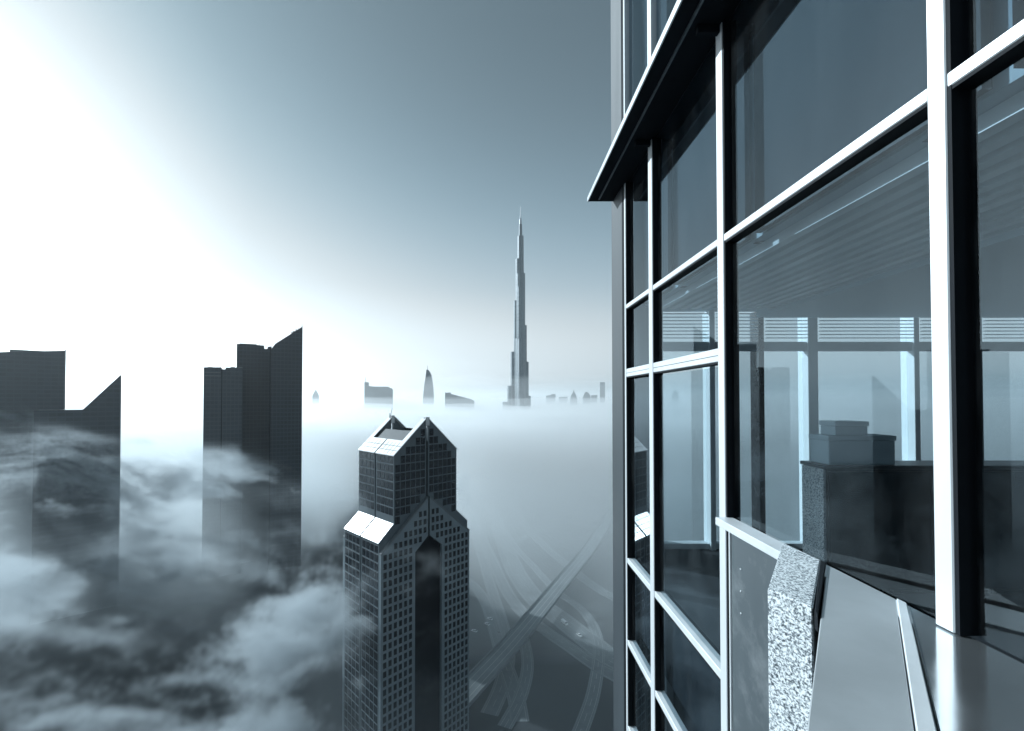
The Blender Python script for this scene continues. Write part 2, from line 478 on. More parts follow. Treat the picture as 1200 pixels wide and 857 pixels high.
road('roadF', g_((596, 586), (616, 616), (640, 641), (668, 664), (690, 682), (725, 702), (800, 728), (1050, 800)), 9, 0.060, 2)
road('roadG', g_((594, 640), (616, 628), (640, 618), (670, 612), (724, 624), (800, 650)), 8, 0.068, 2)
road('rampH', g_((612, 740), (618, 775), (610, 812), (590, 850)), 6, 0.076, 2)


# ------------------------------------------------------------------ cars
def make_car(paint):
    r = empty('car')
    prof = [(-2.2, .35), (-2.25, .8), (-1.9, .95), (1.0, .98), (2.0, .85), (2.25, .6), (2.2, .35)]
    a = MB(); a.prism(prof, -.88, .88, 'x')
    bmesh.ops.bevel(a.bm, geom=a.bm.edges[:], offset=.06, segments=1, affect='EDGES'); a.build('body', paint, r)
    a = MB(); a.loft([[(-.8, -1.75, .985), (.8, -1.75, .985), (.8, .95, .985), (-.8, .95, .985)],
                      [(-.62, -1.2, 1.42), (.62, -1.2, 1.42), (.62, .2, 1.42), (-.62, .2, 1.42)]]); a.build('window', M['carglass'], r)
    a = MB(); a.box(-.64, .64, -1.22, .22, 1.422, 1.48, .02); a.build('roof', paint, r)
    for x in (-.8, .8):
        for y in (-1.35, 1.35):
            a = MB(); a.tube((x - .1, y, .34), (x + .1, y, .34), .34, n=14); wh = a.build('wheel', M['tyre'], r)
            s = 1 if x > 0 else -1
            a = MB(); a.tube((x + s * .102, y, .34), (x + s * .115, y, .34), .2, n=10); a.build('rim', M['rim'], wh)
    for x in (-.62, .62):
        a = MB(); a.box(x - .2, x + .2, 2.2, 2.262, .58, .72); a.build('headlight', M['rim'], r)
    return r


def make_van(paint):
    r = empty('van')
    prof = [(-3.0, .4), (-3.0, 2.4), (1.9, 2.4), (2.55, 1.35), (3.1, 1.2), (3.1, .4)]
    a = MB(); a.prism(prof, -1.0, 1.0, 'x')
    bmesh.ops.bevel(a.bm, geom=a.bm.edges[:], offset=.07, segments=1, affect='EDGES'); a.build('body', paint, r)
    a = MB(); a.quad((-.85, 2.0, 2.27), (.85, 2.0, 2.27), (.85, 2.56, 1.38), (-.85, 2.56, 1.38)); a.build('windscreen', M['carglass'], r)
    for x in (-.9, .9):
        for y in (-1.9, 2.0):
            a = MB(); a.tube((x - .12, y, .4), (x + .12, y, .4), .4, n=14); a.build('wheel', M['tyre'], r)
    return r


def on_road(key, px, py, off, z):
    line = ROADS[key]
    t = gp(px, py, 0)
    i = min(range(1, len(line) - 1), key=lambda k: (line[k] - t).length)
    tg = (line[i + 1] - line[i - 1]).normalized()
    p = line[i] + Vector((tg.y, -tg.x, 0)) * off
    return Vector((p.x, p.y, line[i].z + z)), math.atan2(-tg.x, tg.y)


van = make_van(M['carw'])
p, a_ = on_road('hwyA', 656, 731, 1.8, 0.02); van.location = p; van.rotation_euler.z = a_
tag(van, 'white delivery van on the curved highway just past the flyover', 'van')
wc = make_car(M['carw'])
p, a_ = on_road('hwyA', 679, 745, 1.8, 0.02); wc.location = p; wc.rotation_euler.z = a_
tag(wc, 'pale car on the curved highway following nearer the glass facade than the white van', 'car', 'cars on the roads')
gc = make_car(M['carg'])
p, a_ = on_road('rampD', 587, 741, -1.6, 0.044); gc.location = p; gc.rotation_euler.z = a_
tag(gc, 'grey car on the narrow ramp close to the left edge of the flyover', 'car', 'cars on the roads')
for px, py, rz, lab in ((571, 730, .8, 'pale parked car on the dark lot nearest the flyover, right of the gabled tower'),
                        (574, 724, .9, 'pale parked car on the dark lot furthest from the gabled tower'),
                        (556, 738, 1.0, 'pale parked car on the dark lot closest to the foot of the gabled tower')):
    c = copy_tree(wc); c.location = gp(px, py); c.rotation_euler.z = rz
    tag(c, lab, 'car', 'cars parked on the dark lot')

# ------------------------------------------------------------------ gabled tower (u along right face, v along left face)
T0 = Vector((-41.2, 180.0, 0))
tower = empty('gabled_tower', T0, R(45))
tag(tower, 'dark gabled tower with white roof slopes and a tall arch, rising from fog', 'tower')
# local x = u (away-right), local y = v (away-left); heights absolute
U, V, K = 32.8, 29.0, 6.6
EAVE, PEAK = H - 23.4, H - 8.6
SH_T, SH_B = H - 51.0, H - 57.0
um, vm = U / 2, V / 2
SL = 0.5      # half width of the dark slit


def fz(u, e=EAVE, p=PEAK):
    return e + (p - e) * (1 - abs(u - um) / um)


# upper shaft : left and right halves of a gabled prism separated by recessed slit
for (ua, ub) in ((0.0, um - SL), (um + SL, U)):
    za, zb = fz(ua), fz(ub)
    for va, vb in ((0.0, vm - SL), (vm + SL, V)):
        a = MB(); a.box(ua, ub, va, vb, SH_B - 6, min(za, zb)); a.build('shaft', M['stone'], tower)
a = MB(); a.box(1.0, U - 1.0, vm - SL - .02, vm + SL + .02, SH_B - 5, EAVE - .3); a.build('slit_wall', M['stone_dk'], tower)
# gable walls at both ends (thin solid gables), with slit between them
for y0, y1 in ((0.0, 1.2), (V - 1.2, V)):
    for s in (0, 1):
        if s == 0: pts = [(0.002, EAVE), (um - SL, EAVE), (um - SL, fz(um - SL)), (0.002, EAVE + .01)]
        else: pts = [(um + SL, EAVE), (U - .002, EAVE), (U - .002, EAVE + .01), (um + SL, fz(um + SL))]
        a = MB(); a.prism(pts, y0, y1, 'y'); a.build('gable', M['stone'], tower)
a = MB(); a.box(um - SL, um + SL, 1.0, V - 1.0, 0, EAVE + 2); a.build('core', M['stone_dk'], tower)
# bright cap at the top of each slit
for y in (0.1, V - 1.3):
    a = MB(); a.box(um - 1.0, um + 1.0, y - .6, y + 1.2, PEAK - 3.2, PEAK + .5, .1); a.build('ridge_cap', M['steel'], tower)
# roof slopes: lower white bands, verge strips, recessed plant deck
th = 0.35
sl = (PEAK - EAVE) / um


def roof_slab(u0, u1, v0, v1, side, mat, name, lift=0.35):
    """slab lying on the gable slope; u measured from the eave inwards"""
    def pt(u, v, k):
        uu = u if side == 0 else U - u
        return (uu, v, EAVE + sl * u + lift + k)
    a = MB()
    a.loft([[pt(u0, v0, 0), pt(u0, v1, 0), pt(u0, v1, th), pt(u0, v0, th)], [pt(u1, v0, 0), pt(u1, v1, 0), pt(u1, v1, th), pt(u1, v0, th)]])
    return a.build(name, mat, tower)


for side in (0, 1):
    roof_slab(-.4, 5.6, -.3, vm - .5, side, M['roofwhite'], 'roof_slope')
    roof_slab(-.4, 5.6, vm + .5, V + .3, side, M['roofwhite'], 'roof_slope')
    roof_slab(5.6, um - 1.0, -.3, 2.6, side, M['roofwhite'], 'roof_verge')
    roof_slab(5.6, um - 1.0, V - 2.6, V + .3, side, M['roofwhite'], 'roof_verge')
    roof_slab(5.7, 11.0, 2.7, V - 2.7, side, M['spandrel'], 'roof_louvre', lift=-0.9)
def seams(bays, u_lines, n_v, pt):
    # raised joints between the roof panels
    for va, vb in bays:
        a = MB()
        for u in u_lines:
            a.loft([[pt(u - .07, va, 0), pt(u - .07, vb, 0), pt(u - .07, vb, .06), pt(u - .07, va, .06)],
                    [pt(u + .07, va, 0), pt(u + .07, vb, 0), pt(u + .07, vb, .06), pt(u + .07, va, .06)]])
        for k in range(1, n_v):
            v = va + (vb - va) * k / n_v
            a.loft([[pt(u_lines[0] - 1.4, v - .07, 0), pt(u_lines[0] - 1.4, v + .07, 0), pt(u_lines[0] - 1.4, v + .07, .075), pt(u_lines[0] - 1.4, v - .07, .075)],
                    [pt(u_lines[-1] + 1.4, v - .07, 0), pt(u_lines[-1] + 1.4, v + .07, 0), pt(u_lines[-1] + 1.4, v + .07, .075), pt(u_lines[-1] + 1.4, v - .07, .075)]])
        a.build('roof_seam', M['deck'], tower)


for side in (0, 1):
    seams(((.1, vm - .7), (vm + .7, V - .1)), (1.4, 3.2), 5,
          lambda u, v, k: (u if side == 0 else U - u, v, EAVE + sl * u + .70 + .004 + k))
    seams(((.3, vm - SL - .3), (vm + SL + .3, V - .3)), (-K + 1.6, -K + 3.3, -K + 5.0), 5,
          lambda u, v, k: (u if side == 0 else U - u, v, SH_B + (SH_T - SH_B) * (u + K) / K + .404 + k))
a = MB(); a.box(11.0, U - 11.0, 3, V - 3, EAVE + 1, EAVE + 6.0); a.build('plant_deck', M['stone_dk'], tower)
for (x0, x1, y0, y1, hh) in ((12, 15, 6, 10, 3.2), (17, 20.5, 5, 9, 4.2), (13, 19, 14, 20, 2.6)):
    a = MB(); a.box(x0, x1, y0, y1, EAVE + 6.002, EAVE + 6 + hh, .15); a.build('plant_unit', M['plant'], tower)
a = MB(); a.tube((um - 1.5, V - 1.5, PEAK - 1), (um - 3.0, V - 6, PEAK + 4.0), .14, .1); a.tube((um - 1.5, V - 1.5, PEAK - 2), (um - 1.5, V - 1.5, PEAK + 1.6), .2, .15)
a.build('roof_crane', M['plant'], tower)

# lower block with sloped shoulders
LOW = -K
for y0, y1 in ((0.0, vm - SL), (vm + SL, V)):
    for s in (0, 1):
        a = MB()
        pts = [(LOW, 0), (-.003, 0), (-.003, SH_T), (LOW, SH_B)] if s == 0 else [(U + .003, 0), (U + K, 0), (U + K, SH_B), (U + .003, SH_T)]
        a.prism(pts, y0, y1, 'y'); a.build('shoulder_block', M['stone'], tower)
        # white shoulder slab split in two bays with a joint in the middle
        def sp(u, v, k):
            uu = u if s == 0 else U - u
            return (uu, v, SH_B + (SH_T - SH_B) * (u + K) / K + k)
        a = MB()
        u0, u1 = -K - .35, -.06
        a.loft([[sp(u0, y0 + .1, .03), sp(u0, y1 - .1, .03), sp(u0, y1 - .1, .4), sp(u0, y0 + .1, .4)],
                [sp(u1, y0 + .1, .03), sp(u1, y1 - .1, .03), sp(u1, y1 - .1, .4), sp(u1, y0 + .1, .4)]])
        a.build('shoulder_roof', M['roofwhite'], tower)
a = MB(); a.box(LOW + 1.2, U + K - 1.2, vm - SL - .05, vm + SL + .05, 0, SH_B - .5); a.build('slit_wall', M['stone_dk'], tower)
a = MB(); a.box(.02, um - SL - .02, .02, V - .02, 0, SH_B - 6.002); a.build('base_shaft', M['stone'], tower)
a = MB(); a.box(um + SL + .02, U - .02, .02, V - .02, 0, SH_B - 6.002); a.build('base_shaft', M['stone'], tower)

# front lattice screen on both gable faces: chevron top, arch opening
APX = H - 42.7
AW, A_TOP, A_SH = 7.0, H - 58.6, H - 64.0
SHL = H - 61.5
for yf, sgn in ((0.0, -1), (V, 1)):
    y0, y1 = (yf - 1.5, yf - .003) if sgn < 0 else (yf + .003, yf + 1.5)
    for s in (0, 1):
        def f(u): return u if s == 0 else 2 * um - u
        pts = [(f(-K + .02), 0), (f(um - AW), 0), (f(um - AW), A_SH), (f(um - SL), A_TOP), (f(um - SL), APX), (f(-K + .02), SHL)]
        a = MB(); a.prism(pts, y0, y1, 'y'); a.build('lattice_screen', M['lattice'], tower)
        # pale coping along the chevron
        a = MB()
        q0, q1 = (f(-K + .0), SHL), (f(um - SL), APX)
        a.loft([[(q0[0], y0 - .15, q0[1] + .01), (q0[0], y1 - .02, q0[1] + .01), (q0[0], y1 - .02, q0[1] + .7), (q0[0], y0 - .15, q0[1] + .7)],
                [(q1[0], y0 - .15, q1[1] + .01), (q1[0], y1 - .02, q1[1] + .01), (q1[0], y1 - .02, q1[1] + .7), (q1[0], y0 - .15, q1[1] + .7)]])
        a.build('chevron_coping', M['deck'], tower)
    a = MB(); yy = (-.12, -.004) if sgn < 0 else (V + .004, V + .12)
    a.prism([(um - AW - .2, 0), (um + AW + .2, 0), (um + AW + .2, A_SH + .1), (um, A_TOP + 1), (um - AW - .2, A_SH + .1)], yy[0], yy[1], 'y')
    a.build('arch_back', M['stone_dk'], tower)  # near-black sheet, painting in the deep shade of the open arch

# windows
wins = []   # (depth key, function to add into MB)


def wq(face, a0, a1, z0, z1, off):
    wins.append((face, a0, a1, z0, z1, off))


def add_win(mb, wdef):
    face, a0, a1, z0, z1, off = wdef
    if face == 'L': mb.box(off - .07, off + .05, a0, a1, z0, z1)
    else: mb.box(a0, a1, off - .07, off + .05, z0, z1)


FH = 3.5
# left face of upper shaft (u = 0)
for half in ((.5, vm - SL - .4), (vm + SL + .4, V - .5)):
    n = 4; cw = (half[1] - half[0]) / n
    z = EAVE - FH
    while z > SH_T + 1.0:
        for k in range(n):
            wq('L', half[0] + k * cw + .22, half[0] + (k + 1) * cw - .22, z + .28, z + FH - .28, 0.0)
        z -= FH
    z = SH_B - FH - 1.0
    while z > 4:
        for k in range(n):
            wq('L', half[0] + k * cw + .3, half[0] + (k + 1) * cw - .3, z + .35, z + FH - .35, LOW)
        z -= FH
# right face (v = 0) upper
for s in (0, 1):
    n = 6; x0, x1 = .5, um - SL - .5; cw = (x1 - x0) / n
    for k in range(n):
        ua, ub = x0 + k * cw + .18, x0 + (k + 1) * cw - .18
        A, B = (ua, ub) if s == 0 else (U - ub, U - ua)
        z = EAVE - 9 * FH
        while z + FH < PEAK:
            if z + FH - .2 < fz(ua) - .9 and z > SHL + (APX - SHL) * (ub + K) / (um - SL + K) + .9:
                wq('R', A, B, z + .25, z + FH - .25, 0.0)
            z += FH
    # lattice windows
    n = 9; x0, x1 = -K + .6, um - .9; cw = (x1 - x0) / n
    for k in range(n):
        ua, ub = x0 + k * cw + .5, x0 + (k + 1) * cw - .5
        A, B = (ua, ub) if s == 0 else (U - ub, U - ua)
        z = 3.0
        while z < APX:
            top = SHL + (APX - SHL) * (ua + K) / (um - SL + K)
            ok = z + FH - .5 < top - .8
            if ub > um - AW - .4:
                lo = A_SH + (A_TOP - A_SH) * max(0, (ub - (um - AW))) / AW
                ok = ok and z + .4 > lo + .9
            if ok: wq('R', A, B, z + .6, z + FH - .6, -1.5)
            z += FH
wins.sort(key=lambda q: -q[4])
for q in wins[:100]:
    a = MB(); add_win(a, q); a.build('window', M['tglass'], tower)
a = MB()
for q in wins[100:]: add_win(a, q)
tag(a.build('window', M['tglass'], tower), kind='stuff')

# ------------------------------------------------------------------ the tallest tower, far off
BY = 1546.0
kb = BY / F
bx = (610.2 - VX) * kb
burj = empty('skyscraper', (bx, BY, 0))
tag(burj, 'tallest needle shaped skyscraper with stepped wings and spire standing out of the fog', 'skyscraper')
zt = lambda py: H + (HY - py) * kb


def lobed(r, rt, z0, z1, mb, cx=0, cy=0, n=14):
    ring = lambda q, z: [(cx + q * math.cos(2 * math.pi * k / n), cy + q * math.sin(2 * math.pi * k / n), z) for k in range(n)]
    mb.loft([ring(r, z0), ring(rt, z1)])


a = MB()
lobed(19.5, 19.0, 0, zt(397), a); lobed(16.2, 15.8, zt(397), zt(321), a); lobed(11.4, 10.6, zt(321), zt(276), a); lobed(6.2, 5.4, zt(276), zt(262), a)
a.build('core', M['fac_tall'], burj)
# three wings stepping back at different heights: (reach, top pixel row)
WING = {150: [(14, 303), (20, 352), (30, 412), (40, 452), (55, 471)],
        30: [(13, 320), (18, 381), (24, 424), (31, 464)],
        270: [(14, 337), (20, 398), (27, 437), (36, 468)]}
for az, steps in WING.items():
    wg = MB()
    ca, sa = math.cos(R(az)), math.sin(R(az))
    prev = 0
    for reach, py in steps:
        reach *= 1.3
        wd = 12.0 if reach < 39 else 10.5
        lobed(wd, wd, 0, zt(py), wg, ca * (reach - wd), sa * (reach - wd))
        u = Vector((-sa, ca)) * wd
        pts = [(u.x, u.y), (-u.x, -u.y), (-u.x + ca * (reach - wd), -u.y + sa * (reach - wd)), (u.x + ca * (reach - wd), u.y + sa * (reach - wd))]
        wg.prism(pts, 0, zt(py) - .02, 'z')
    wg.build('wing', M['fac_tall'], burj)
a = MB()
ring = lambda q, z: [(q * math.cos(2 * math.pi * k / 10), q * math.sin(2 * math.pi * k / 10), z) for k in range(10)]
a.loft([ring(4.6, zt(262)), ring(3.6, zt(256)), ring(1.8, zt(254)), ring(.9, zt(247)), ring(.5, zt(241))])
a.build('spire', M['steel'], burj)


# ------------------------------------------------------------------ silhouetted towers
class Loc:
    """pixel column / row of the photo -> coordinates on the front face of a tower"""
    def __init__(q, x1, Y):
        q.X0, q.Y0 = (x1 - VX) / F * Y, Y
        q.az = math.atan2(q.X0, q.Y0)
        q.c, q.s = math.cos(q.az), -math.sin(q.az)

    def t(q, px):
        ta = (px - VX) / F
        return (q.X0 - ta * q.Y0) / (q.c - ta * q.s)

    def x(q, px): return -q.t(px)

    def z(q, px, py): return H + (HY - py) * (q.Y0 - q.s * q.t(px)) / F


def slab_tower(name, label, x0, x1, Y, depth, tops, mat, cat='tower', group=None):
    """tops: (px, py) roofline left to right; the right front corner stands at distance Y, local x runs left as negative"""
    k = Loc(x1, Y)
    r = empty(name, (k.X0, k.Y0, 0), -k.az)
    tag(r, label, cat, group)
    pts = [(k.x(x0), 0), (k.x(x1), 0)] + [(k.x(px), k.z(px, py)) for px, py in reversed(tops)]
    a = MB(); a.prism(pts, 0, depth, 'y'); a.build('shaft', mat, r)
    return r, k


# cluster at left of the gabled tower
r, k = slab_tower('sail_topped_tower', 'dark tower with a slanting sail top, tallest of the cluster left of the gabled tower',
                  317, 354, 430, 30, [(317, 410), (322, 403), (352, 384), (354, 382.5)], M['fac_dark'])
a = MB()
for px, w_, h_ in ((341.5, .5, 3.4), (344, 1.0, 2.6), (346.5, .5, 3.6), (349.5, .5, 2.0)):
    X, Z = k.x(px), k.z(px, 403 - (px - 322) * .62)
    a.box(X - w_, X + w_, 1, 5, Z - 2.5, Z + h_ * .5)
a.build('roof_plant', M['plant'], r)
a = MB(); a.box(k.x(316.2), k.x(317) - .01, -1.2, 29, 0, k.z(317, 407)); a.build('corner_fin', M['stone_dk'], r)
a = MB(); X = k.x(353.4); a.tube((X, 2, k.z(353, 384)), (X, 2, k.z(353, 379.5)), .3, .12); a.build('mast', M['plant'], r)
r, k = slab_tower('flat_topped_tower', 'dark flat topped tower between the twin slab and the sail topped tower',
                  277, 318, 450, 30, [(277, 403), (290, 403.4), (309, 405), (309.3, 409), (313, 409), (313.2, 406.5), (318, 406)], M['fac_dark'])
a = MB(); a.box(k.x(280), k.x(300), 3, 20, k.z(290, 404), k.z(290, 402.6)); a.build('roof_plant', M['plant'], r)
a = MB(); a.tube((k.x(303.5), 6, k.z(303, 405)), (k.x(303.5), 6, k.z(303, 401.5)), .25, .1); a.build('mast', M['plant'], r)
r, k = slab_tower('twin_slab_tower', 'grey twin slab tower with a dark vertical groove, beside the flat topped tower',
                  238.5, 284, 415, 30, [(238.5, 430.5), (259, 430.5), (259.1, 433), (264, 433), (264.1, 430.8), (284, 431)], M['fac_mid'])
a = MB(); a.box(k.x(259.2), k.x(260.4), -.12, -.004, 0, k.z(259, 433)); a.build('groove', M['stone_dk'], r)
a = MB()
for py in (437, 441):
    a.box(k.x(239.5), k.x(258.5), -.15, -.004, k.z(249, py), k.z(249, py) + .5)
a.build('parapet_band', M['plant'], r)
for px in (243, 270, 279):
    a = MB(); X = k.x(px); a.box(X, X + 3.5, 4, 12, k.z(px, 431.2), k.z(px, 431) + 1.0); a.build('roof_plant', M['plant'], r)
# at the left edge
r, k = slab_tower('flat_slab_tower', 'grey flat topped slab tower at the left edge behind the wedge topped tower', -12, 76, 400, 26,
                  [(-12, 413), (22, 412), (76, 411)], M['fac_slab'])
a = MB(); a.box(k.x(10), k.x(50), 4, 20, k.z(30, 413), k.z(30, 410)); a.build('roof_plant', M['plant'], r)
a = MB(); a.box(k.x(74.9), k.x(76) + .3, -.6, 25, 0, k.z(76, 410)); a.build('corner_fin', M['plant'], r)
r, k = slab_tower('wedge_topped_tower', 'grey tower with a sharp wedge top rising to the right, near the left edge', 40, 141.5, 350, 28,
                  [(40, 481), (97, 480.5), (141.5, 439)], M['fac_slab'])
a = MB(); a.box(k.x(140.6), k.x(141.5) + .3, -.6, 27, 0, k.z(141, 440)); a.build('corner_fin', M['plant'], r)

# far skyline poking through the fog
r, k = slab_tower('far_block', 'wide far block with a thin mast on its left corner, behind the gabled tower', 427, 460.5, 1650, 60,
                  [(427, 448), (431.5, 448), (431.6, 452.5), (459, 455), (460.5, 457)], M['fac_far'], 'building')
a = MB(); a.box(k.x(433), k.x(456), 5, 40, k.z(445, 457), k.z(445, 453.2)); a.build('roof_plant', M['plant'], r)
a = MB(); a.tube((k.x(428.3), 8, k.z(428, 449)), (k.x(428.3), 8, k.z(428, 441)), 1.0, .5); a.build('mast', M['plant'], r)
# curved pointed tower
Y = 2000.0; k = Y / F; cx = (501.5 - VX) * k
r = empty('pointed_tower', (cx, Y, 0)); tag(r, 'far slim tower curving to a point with a needle, left of the stepped skyscraper', 'tower')
a = MB()
pts = [(-7.8, 0), (7.2, 0), (6.4, -8), (6.4, 8)]
prof = [(495.2, 505 + 3.2, 500), (495.6, 508, 467), (497.0, 506.8, 452), (498.6, 505.4, 442), (499.2, 503.8, 437), (499.6, 501.4, 433.5)]
rings = []
for xl, xr, py in prof:
    z = 0 if py == 500 else H + (HY - py) * k
    rings.append([((xl - VX) * k - cx, 0, z), ((xr - VX) * k - cx, 0, z), ((xr - VX) * k - cx, 26, z), ((xl - VX) * k - cx, 26, z)])
a.loft(rings); a.build('shaft', M['fac_far'], r)
a = MB(); a.tube(((500.4 - VX) * k - cx, 13, H + 32 * k), ((500.4 - VX) * k - cx, 13, H + 39 * k), 1.3, .5); a.build('needle', M['plant'], r)
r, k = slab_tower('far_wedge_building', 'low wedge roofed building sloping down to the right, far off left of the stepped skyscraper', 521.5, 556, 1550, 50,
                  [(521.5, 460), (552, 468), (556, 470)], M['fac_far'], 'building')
a = MB(); a.box(k.x(524), k.x(528), 10, 24, k.z(526, 466), k.z(526, 460.2)); a.build('roof_plant', M['plant'], r)
slab_tower('far_slim_tower', 'slim flat topped far tower just left of the glass facade', 703, 709, 2400, 20, [(703, 448), (709, 448)], M['fac_far'])
FAR = [(668, 676.5, 1700, [(668, 468), (669.5, 463), (671, 461), (672.3, 456.5), (673.3, 460), (675, 463), (676.5, 468)], 'far peaked tower with stepped shoulders, midway between the stepped skyscraper and the facade'),
       (683, 692, 1750, [(683, 466), (685, 461), (687, 459), (690, 461), (692, 464)], 'far round headed tower right of the peaked tower'),
       (640, 651, 1900, [(640, 464), (646, 463), (646.1, 462), (651, 462)], 'far low block right of the stepped skyscraper'),
       (692.6, 700, 1800, [(692.6, 463.5), (700, 463)], 'far low flat block between the round headed tower and the slim tower'),
       (366, 374, 1500, [(366, 464), (368, 460), (370, 456.5), (371.5, 459), (374, 464)], 'far small peaked tower right of the sail topped tower'),
       (655, 665, 1950, [(655, 465.5), (665, 465)], 'far low flat block just left of the peaked tower')]
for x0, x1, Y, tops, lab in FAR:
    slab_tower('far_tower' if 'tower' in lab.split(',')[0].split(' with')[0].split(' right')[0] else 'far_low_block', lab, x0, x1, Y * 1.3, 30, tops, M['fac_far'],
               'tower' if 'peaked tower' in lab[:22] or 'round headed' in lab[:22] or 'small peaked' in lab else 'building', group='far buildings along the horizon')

# ------------------------------------------------------------------ near glass tower
nb = empty('glass_tower', (0, 0, 0))
tag(nb, 'near glass office facade with white frames and a dark canopy, filling the right side', 'tower')
GX = 1.03 * d
Zr = lambda q: H + q * d


def part(name, mat, *bx, bev=0.0, parent=nb):
    a = MB()
    for q in bx: a.box(*q, bev=bev)
    return a.build(name, mat, parent)


MY = [5.45, 4.52, 3.105, 1.562, 0.10, -1.37, -2.83, -4.29, -5.75]
MW = 0.068
TOPZ, BOTZ = 5.2, -4.6
LZ = Zr(-.515)
for i, y in enumerate(MY):
    lo = Zr(BOTZ) if i <= 2 else LZ + .002
    wd = [0.05, 0.11, .088, MW][min(i, 3)]
    part('mullion', M['white'], (d, GX + .06, y, y + wd, lo, Zr(1.669)), bev=.004)
    part('mullion', M['white'], (d, GX + .06, y, y + wd, Zr(1.702), Zr(TOPZ)), bev=.004)
    # black window gasket widened over the mullion's camera side, painting in its shade
    part('gasket', M['dark'], (d + .006, GX + .05, y - .014, y - .001, lo, Zr(1.669)))
part('corner_post', M['post'], (d - .01, d + .42, 5.552, 6.07, Zr(BOTZ), Zr(TOPZ)), bev=.012)
part('corner_joint', M['dark'], (d + .0, d + .05, 5.502, 5.550, Zr(BOTZ), Zr(TOPZ)))

bays = list(zip(MY[1:], MY[:-1]))
RAILS = {'A': (.69, .722), 'B': (.165, .226), 'C': (-1.255, -1.215), 'D': (-1.875, -1.835), 'E': (-2.52, -2.48), 'G': (-3.18, -3.14)}


def rail(y0, y1, a, b):
    part('rail', M['white'], (d + .004, GX + .05, y0, y1, Zr(a), Zr(b)), bev=.004)
    part('gasket', M['dark'], (d + .008, GX + .04, y0, y1, Zr(a) - .014, Zr(a) - .001))  # dark strip also colours in the shade under the rail


def pane(y0, y1, a, b, mat='glass'):
    # no pane sits perfectly true in its frame
    tl = .4 if y1 > 5 else random.uniform(-.10, .16)
    q = MB(); q.box(GX, GX + .012, y0 + .002, y1 - .002, Zr(a) + .002, Zr(b) - .002)
    for v in q.bm.verts: v.co.x += math.tan(R(tl)) * (v.co.y - (y0 + y1) / 2)
    q.build('window', M[mat], nb)


for i, (y0f, y1) in enumerate(bays):
    wd = [0.11, .088, MW][min(i, 2)]
    y0 = y0f + wd + .001; y1 -= .03
    rail(y0, y1 + .029, *RAILS['A'])
    pane(y0, y1, .724, 1.668, 'glass2')
    pane(y0, y1, 1.704, TOPZ, 'glass2')
    part('spandrel_backing', M['spandrel'], (GX + .16, GX + .2, y0 + .002, y1, Zr(.72), Zr(1.66)), (GX + .16, GX + .2, y0 + .002, y1, Zr(1.72), Zr(TOPZ)),
         (GX + .014, GX + .19, y0 - .05, y1 + .05, Zr(1.672), Zr(1.70)))  # last slab is an added, unseen closure stopping sun from above the canopy
    if i < 2:
        for k in 'BCDEG': rail(y0, y1 + .029, *RAILS[k])
        part('rail_groove', M['panel'], (d + .0015, d + .0035, y0 + .004, y1 + .02, Zr(.192), Zr(.192) + .005))
        pane(y0, y1, .228, .67); pane(y0, y1, -1.213, .146); pane(y0, y1, -1.833, -1.275, 'glass2'); pane(y0, y1, -2.478, -1.895)
        pane(y0, y1, -3.138, -2.54, 'glass2'); pane(y0, y1, -4.6, -3.2, 'glass2')
        part('spandrel_backing', M['stone_dk'], (GX + .5, GX + .54, y0 + .002, y1, Zr(-1.86), Zr(-1.27)), (GX + .5, GX + .54, y0 + .002, y1, Zr(-4.6), Zr(-1.88)))
    else:
        pane(y0, y1, -.513, .67)
        part('sill', M['white'], (.955 * d, GX - .002, y0, y1 + .029, LZ - .055, LZ - .002), bev=.004)
        part('spandrel_panel', M['panel'], (GX - .04, GX - .008, y0 + .005, y1 - .03, Zr(-3.0), LZ - .057), bev=.003)
        part('panel_trim', M['white'], (GX - .05, GX - .006, y1 - .026, y1 - .014, Zr(-3.0), LZ - .057))
a = MB()
for z in (-.70, -.79, -.88):
    a.tube((GX - .044, 2.93, Zr(z)), (GX - .039, 2.93, Zr(z)), .006, n=8)
a.build('bolt', M['white'], nb)

# canopy
CX0 = .777 * d
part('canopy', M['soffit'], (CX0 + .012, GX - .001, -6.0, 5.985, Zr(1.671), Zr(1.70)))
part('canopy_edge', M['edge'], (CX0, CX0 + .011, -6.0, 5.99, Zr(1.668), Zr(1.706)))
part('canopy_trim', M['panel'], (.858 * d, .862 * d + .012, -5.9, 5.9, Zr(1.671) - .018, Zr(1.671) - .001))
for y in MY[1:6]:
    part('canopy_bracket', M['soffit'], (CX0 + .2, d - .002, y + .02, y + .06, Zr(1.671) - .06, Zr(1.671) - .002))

# ledge : granite pier, metal sheets, joint strip
P = lambda u, v: (u * d, v * d)
a = MB(); a.prism([P(1.020, 1.585), P(1.028, 1.412), P(.775, 1.093), P(.73, 1.20)], Zr(-3.4), LZ + .006, 'z')
bmesh.ops.bevel(a.bm, geom=a.bm.edges[:], offset=.006, segments=2, affect='EDGES'); a.build('granite_pier', M['granite'], nb)


def sheet(name, mat, pts, z0, z1, bev=.003):
    a = MB(); a.prism(pts, z0, z1, 'z')
    bmesh.ops.bevel(a.bm, geom=a.bm.edges[:], offset=bev, segments=1, affect='EDGES')
    return a.build(name, mat, nb)


